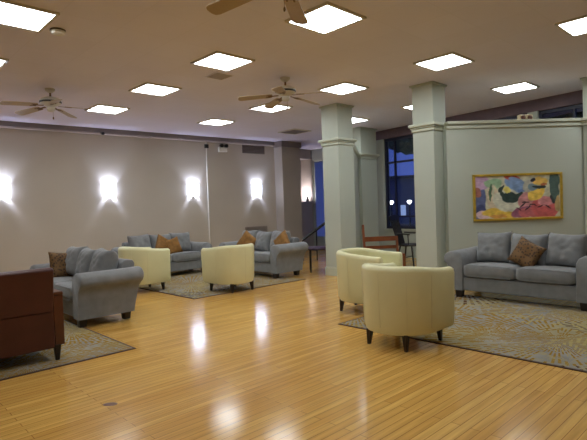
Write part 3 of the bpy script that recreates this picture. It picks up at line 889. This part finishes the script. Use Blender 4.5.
throw('throw_pillow', 6.42, 8.15, .655, math.radians(-70), -14, 35, .40, M_['pillow_gold'], 'gold-brown pillow at the far end of the arm-on far sofa', 5)
throw('throw_pillow', 6.50, 7.14, .67, math.radians(-90), -14, -38, .38, M_['pillow_gold'], 'gold-brown pillow next to the near arm of the arm-on far sofa', 6)

# ------------------------------------------------------------------ cream tub chairs
def make_tub(label, loc, rz):
    t = thing('tub_chair', label, 'armchair', loc, rz, 'cream tub chairs')
    R, TH, FR = .372, .09, .34
    # plan path of the shell centre: front right -> round the back -> front left (chair faces -y)
    path = []
    for k in range(7): path.append((1, -FR+(FR+.02)*k/6, 0))
    N_ = 28
    m = MB(); bm = m.bm
    def ring(u):
        """u 0..1 along the U; returns centre, outward normal, rim height"""
        Ls = FR+.02; La = PI*R; T = 2*Ls+La; s = u*T
        if s < Ls: c = Vector((R, -FR+s, 0)); n = Vector((1, 0, 0)); back = 0
        elif s > Ls+La: c = Vector((-R, .02-(s-Ls-La), 0)); n = Vector((-1, 0, 0)); back = 0
        else:
            a = (s-Ls)/La*PI; n = Vector((math.cos(a), math.sin(a)*.93, 0)); c = Vector((R*n.x, .02+R*n.y, 0)); n.normalize(); back = math.sin(a)
        h = .715+.055*(.5-.5*math.cos(PI*min(1, max(0, .5-abs(u-.5))*2*1.35)))
        return c, n, h
    rows = []
    K = 44
    us = [k/K for k in range(K+1)]
    for idx, u in enumerate(us):
        c, n, h = ring(u)
        rt_ = TH/2
        prof = [(-.045, .155), (-.025, .14), (-.012, .20), (-.004, .35), (0, .50), (.004, h-.05), (-.004, h-.018), (-.022, h-.003), (-TH/2, h+.003), (-TH+.022, h-.003), (-TH+.004, h-.018), (-TH, h-.05), (-TH, .40), (-TH, .20), (-TH, .155)]
        prof = [(-.06, .14), (-.03, .145), (-.012, .20), (-.004, .35), (0, .50), (.004, h-.05), (-.004, h-.018), (-.022, h-.003), (-TH/2, h+.003), (-TH+.022, h-.003), (-TH+.004, h-.018), (-TH, h-.05), (-TH, .40), (-TH, .20), (-TH, .15)]
        rows.append([bm.verts.new(c+n*a+Vector((0, 0, z))) for a, z in prof])
    n = len(rows[0])
    for k in range(K):
        for i in range(n): bm.faces.new((rows[k][i], rows[k][(i+1) % n], rows[k+1][(i+1) % n], rows[k+1][i]))
    for row, sgn in ((rows[0], 1), (rows[-1], 1)):
        # rounded front end
        cc = sum((v.co for v in row), Vector())/n
        r2 = [bm.verts.new(v.co.lerp(Vector((cc.x, v.co.y, v.co.z)), .18)+Vector((0, -.018, 0))+Vector((0, 0, -.012 if v.co.z > .4 else .0))) for v in row]
        for i in range(n): bm.faces.new((row[i], row[(i+1) % n], r2[(i+1) % n], r2[i]))
        bm.faces.new(r2)
    m.build('shell', M_['cream'], t, smooth=True, auto=60)
    # seams down the outside
    for u in (.22, .36, .5, .64, .78):
        c, nn_, h = ring(u); m = MB()
        pts = [c+nn_*(-.010)+Vector((0, 0, .20)), c+nn_*(-.002)+Vector((0, 0, .35)), c+nn_*.001+Vector((0, 0, .5)), c+nn_*.004+Vector((0, 0, h-.06))]
        for p, q in zip(pts, pts[1:]): m.tube(p, q, .0018, n=6)
        m.build('seam', M_['cream_seam'], t)
    # base, bottom and seat
    out = []
    for k in range(33):
        a = PI*k/32; out.append(((R-.05)*math.cos(a), .02+(R-.05)*.93*math.sin(a)))
    out += [(-(R-.05), -FR+.01), ((R-.05), -FR+.01)]
    m = MB(); m.prism(out, 'z', .135, .30); m.build('seat_base', M_['cream'], t, bevel=.015)
    out = []
    r_ = R-TH-.008
    for k in range(33):
        a = PI*k/32; out.append((r_*math.cos(a), .02+r_*.93*math.sin(a)))
    out += [(-r_, -FR-.015), (r_, -FR-.015)]
    m = MB(); m.prism(out, 'z', .30, .45); m.build('seat_cushion', M_['cream'], t, bevel=.035, seg=4)
    for sx, y in ((-.24, -.26), (.24, -.26), (-.2, .25), (.2, .25)):
        m = MB(); m.add([(sx*1.04-.014, y*1.04-.014, 0), (sx*1.04+.014, y*1.04-.014, 0), (sx*1.04+.014, y*1.04+.014, 0), (sx*1.04-.014, y*1.04+.014, 0), (sx-.027, y-.027, .15), (sx+.027, y-.027, .15), (sx+.027, y+.027, .15), (sx-.027, y+.027, .15)],
                 [(3, 2, 1, 0), (4, 5, 6, 7), (0, 1, 5, 4), (1, 2, 6, 5), (2, 3, 7, 6), (3, 0, 4, 7)])
        m.build('leg', M_['foot'], t, bevel=.003)
    return t
# facing local -y ; world facing (sin rz, -cos rz)
tub = make_tub('nearest cream tub chair seen from behind, right of the picture centre', (3.98, 2.68, .0106), PI/2)
dup(tub, (4.95, 3.86, .0106), math.radians(13), 'cream tub chair standing behind the nearest one, open side turned right')
dup(tub, (4.86, 6.60, .0106), PI, 'cream tub chair in the middle distance on the corner of the far rug')
dup(tub, (3.90, 7.93, .0106), PI/2, 'cream tub chair in front of the forward-facing far sofa, behind the left sofa arm')

# ------------------------------------------------------------------ leather chair at left
t = thing('leather_armchair', 'red-brown leather armchair with wooden arms seen from behind at the left edge', 'armchair', (1.12, 4.76, .0108), 0)
Lw = .35
m = MB(); m.prism([(.0, .12), (.0, .50), (-.05, .845), (-.03, .865), (.04, .865), (.07, .84), (.12, .46), (.12, .12)], 'x', -Lw, Lw); m.build('backrest', M_['leather'], t, bevel=.018, seg=3)
m = MB(); m.box(-Lw+.01, Lw-.01, -.006, .01, .455, .463); m.xf(Matrix.Translation((0, 0.006, 0))); m.build('back_seam', M_['foot'], t)
m = cushion_bm(2*Lw-.02, .56, .17, .05, (.004, .01, .02), seed=4); m.xf(Matrix.Translation((0, .41, .38))); m.build('seat_cushion', M_['leather'], t, smooth='all')
m = MB(); m.box(-Lw, Lw, .10, .66, .14, .30); m.build('seat_frame', M_['armwood'], t, bevel=.01)
for s in (-1, 1):
    m = MB(); x0, x1 = sorted((s*(Lw+.004), s*(Lw+.082)))
    m.box(x0, x1, .02, .70, .14, .60); m.build('side_panel', M_['leather'], t, bevel=.015)
    a = t.children[-1]
    m = MB(); m.box(x0-.004, x1+.004, .0, .73, .60, .635); m.build('armrest', M_['armwood'], t, bevel=.01)
    m = MB(); m.box(x0-.001, x1+.001, .008, .02, .14, .60); m.build('arm_post', M_['armwood'], t)
    for y in (.03, .66):
        m = MB(); x = s*(Lw+.02)
        m.add([(x-.016, y-.016, 0), (x+.016, y-.016, 0), (x+.016, y+.016, 0), (x-.016, y+.016, 0), (x-.03, y-.03, .145), (x+.03, y-.03, .145), (x+.03, y+.03, .145), (x-.03, y+.03, .145)],
              [(3, 2, 1, 0), (4, 5, 6, 7), (0, 1, 5, 4), (1, 2, 6, 5), (2, 3, 7, 6), (3, 0, 4, 7)])
        m.build('leg', M_['foot'], t, bevel=.003)

# ------------------------------------------------------------------ furniture beyond the columns
# low wooden bench table in front
cx_, cy_ = at(383, 9.1)
t = thing('wooden_bench', 'low orange wooden bench with an open rail back beyond the cream chairs', 'bench', (cx_, cy_, 0), math.radians(-43.77+6))
m = MB(); m.box(-.34, .34, -.2, .2, .40, .44); m.build('seat', M_['oak'], t, bevel=.006)
for s in (-1, 1):
    m = MB(); m.box(s*.32-.025, s*.32+.025, .16, .21, 0, .40 if s > 0 else .40); m.build('leg', M_['oak'], t)
    m = MB(); m.box(s*.32-.025, s*.32+.025, -.2, -.15, 0, .40); m.build('leg', M_['oak'], t)
    m = MB(); m.bar((s*.32, .185, .44), (s*.33, .24, .98 if s < 0 else .74), .04, .04); m.build('back_post', M_['oak'], t)
for z, h in ((.70, .09), (.54, .06)):
    m = MB(); m.bar((-.32, .2+(z-.44)*.1, z), (.32, .2+(z-.44)*.1, z), .022, h); m.build('back_rail', M_['oak'], t)
# black windsor chair
cx_, cy_ = at(408, 10.6)
t = thing('windsor_chair', 'black spindle-back windsor chair beside the tall window', 'chair', (cx_, cy_, 0), math.radians(8))
m = MB(); m.lathe([(.02, .44), (.22, .44), (.235, .46), (.22, .48), (.02, .475)], 24); m.build('seat', M_['black'], t, smooth=True)
for sx in (-1, 1):
    for sy in (-1, 1):
        m = MB(); m.tube((sx*.22, sy*.21, 0), (sx*.14, sy*.13, .45), .014, .018); m.build('leg', M_['black'], t, smooth=True)
m = MB(); m.tube((-.18, 0, .2), (.18, 0, .2), .01); m.build('stretcher', M_['black'], t, smooth=True)
for k in range(7):
    x = -.18+.06*k; m = MB(); m.tube((x*.85, .17, .47), (x*1.05, .34, 1.06), .013); m.build('spindle', M_['black'], t, smooth=True)
m = MB(); m.prism([(-.22, 1.0), (.22, 1.0), (.23, 1.08), (.12, 1.12), (-.12, 1.12), (-.23, 1.08)], 'y', .315, .345); m.build('crest_rail', M_['black'], t, bevel=.006)
for s in (-1, 1):
    m = MB(); m.tube((s*.22, .20, .72), (s*.26, -.14, .70), .014); m.tube((s*.22, -.1, .46), (s*.25, -.10, .70), .01); m.build('arm', M_['black'], t, smooth=True)
# dark chair by the first column
cx_, cy_ = at(317, 10.2)
t = thing('dark_side_chair', 'dark plum-seated wooden chair beside the free-standing column under the handrail', 'chair', (cx_, cy_, 0), math.radians(-43.77-90))
m = MB(); m.lathe([(.02, .46), (.21, .46), (.23, .49), (.21, .52), (.02, .53)], 24); m.build('seat', M_['seat_dark'], t, smooth=True)
for sx in (-1, 1):
    m = MB(); m.tube((sx*.17, -.17, 0), (sx*.16, -.16, .47), .016, .02); m.build('leg', M_['black'], t, smooth=True)
    m = MB(); m.tube((sx*.17, .20, 0), (sx*.16, .17, .47), .016, .02); m.tube((sx*.16, .17, .46), (sx*.18, .24, .90), .016); m.build('back_leg', M_['mahogany'], t, smooth=True)
for z in (.84, .68):
    m = MB(); m.box(-.17, .17, .205+(z-.68)*.15, .225+(z-.68)*.15, z-.05, z+.05); m.build('back_slat', M_['mahogany'], t)
# black metal handrail
def at3(px, depth, z): p = at(px, depth); return Vector((p[0], p[1], z))
t0 = at(316, 12.4)
t = thing('handrail', 'sloping black metal handrail left of the free-standing column', 'handrail', (t0[0], t0[1], 0))
O = Vector((t0[0], t0[1], 0))
def zpy(py, px, depth):  # height seen at image row
    hz = 208.1+(303.5-px)*.035
    return EYE+(hz-py)*depth/486
a_, b_ = at3(302, 12.4, zpy(240, 302, 12.4)), at3(334, 12.4, zpy(216.5, 334, 12.4))
m = MB(); m.tube(a_-O, b_-O, .034); m.build('rail', M_['black'], t, smooth=True)
for px in (316, 333):
    k = (px-302)/32; p = a_.lerp(b_, k)-O
    m = MB(); m.tube((p.x, p.y, 0), p, .016); m.build('post', M_['black'], t, smooth=True)
k = a_-O
m = MB(); m.tube((k.x, k.y, 0), k, .016); m.build('post', M_['black'], t, smooth=True)
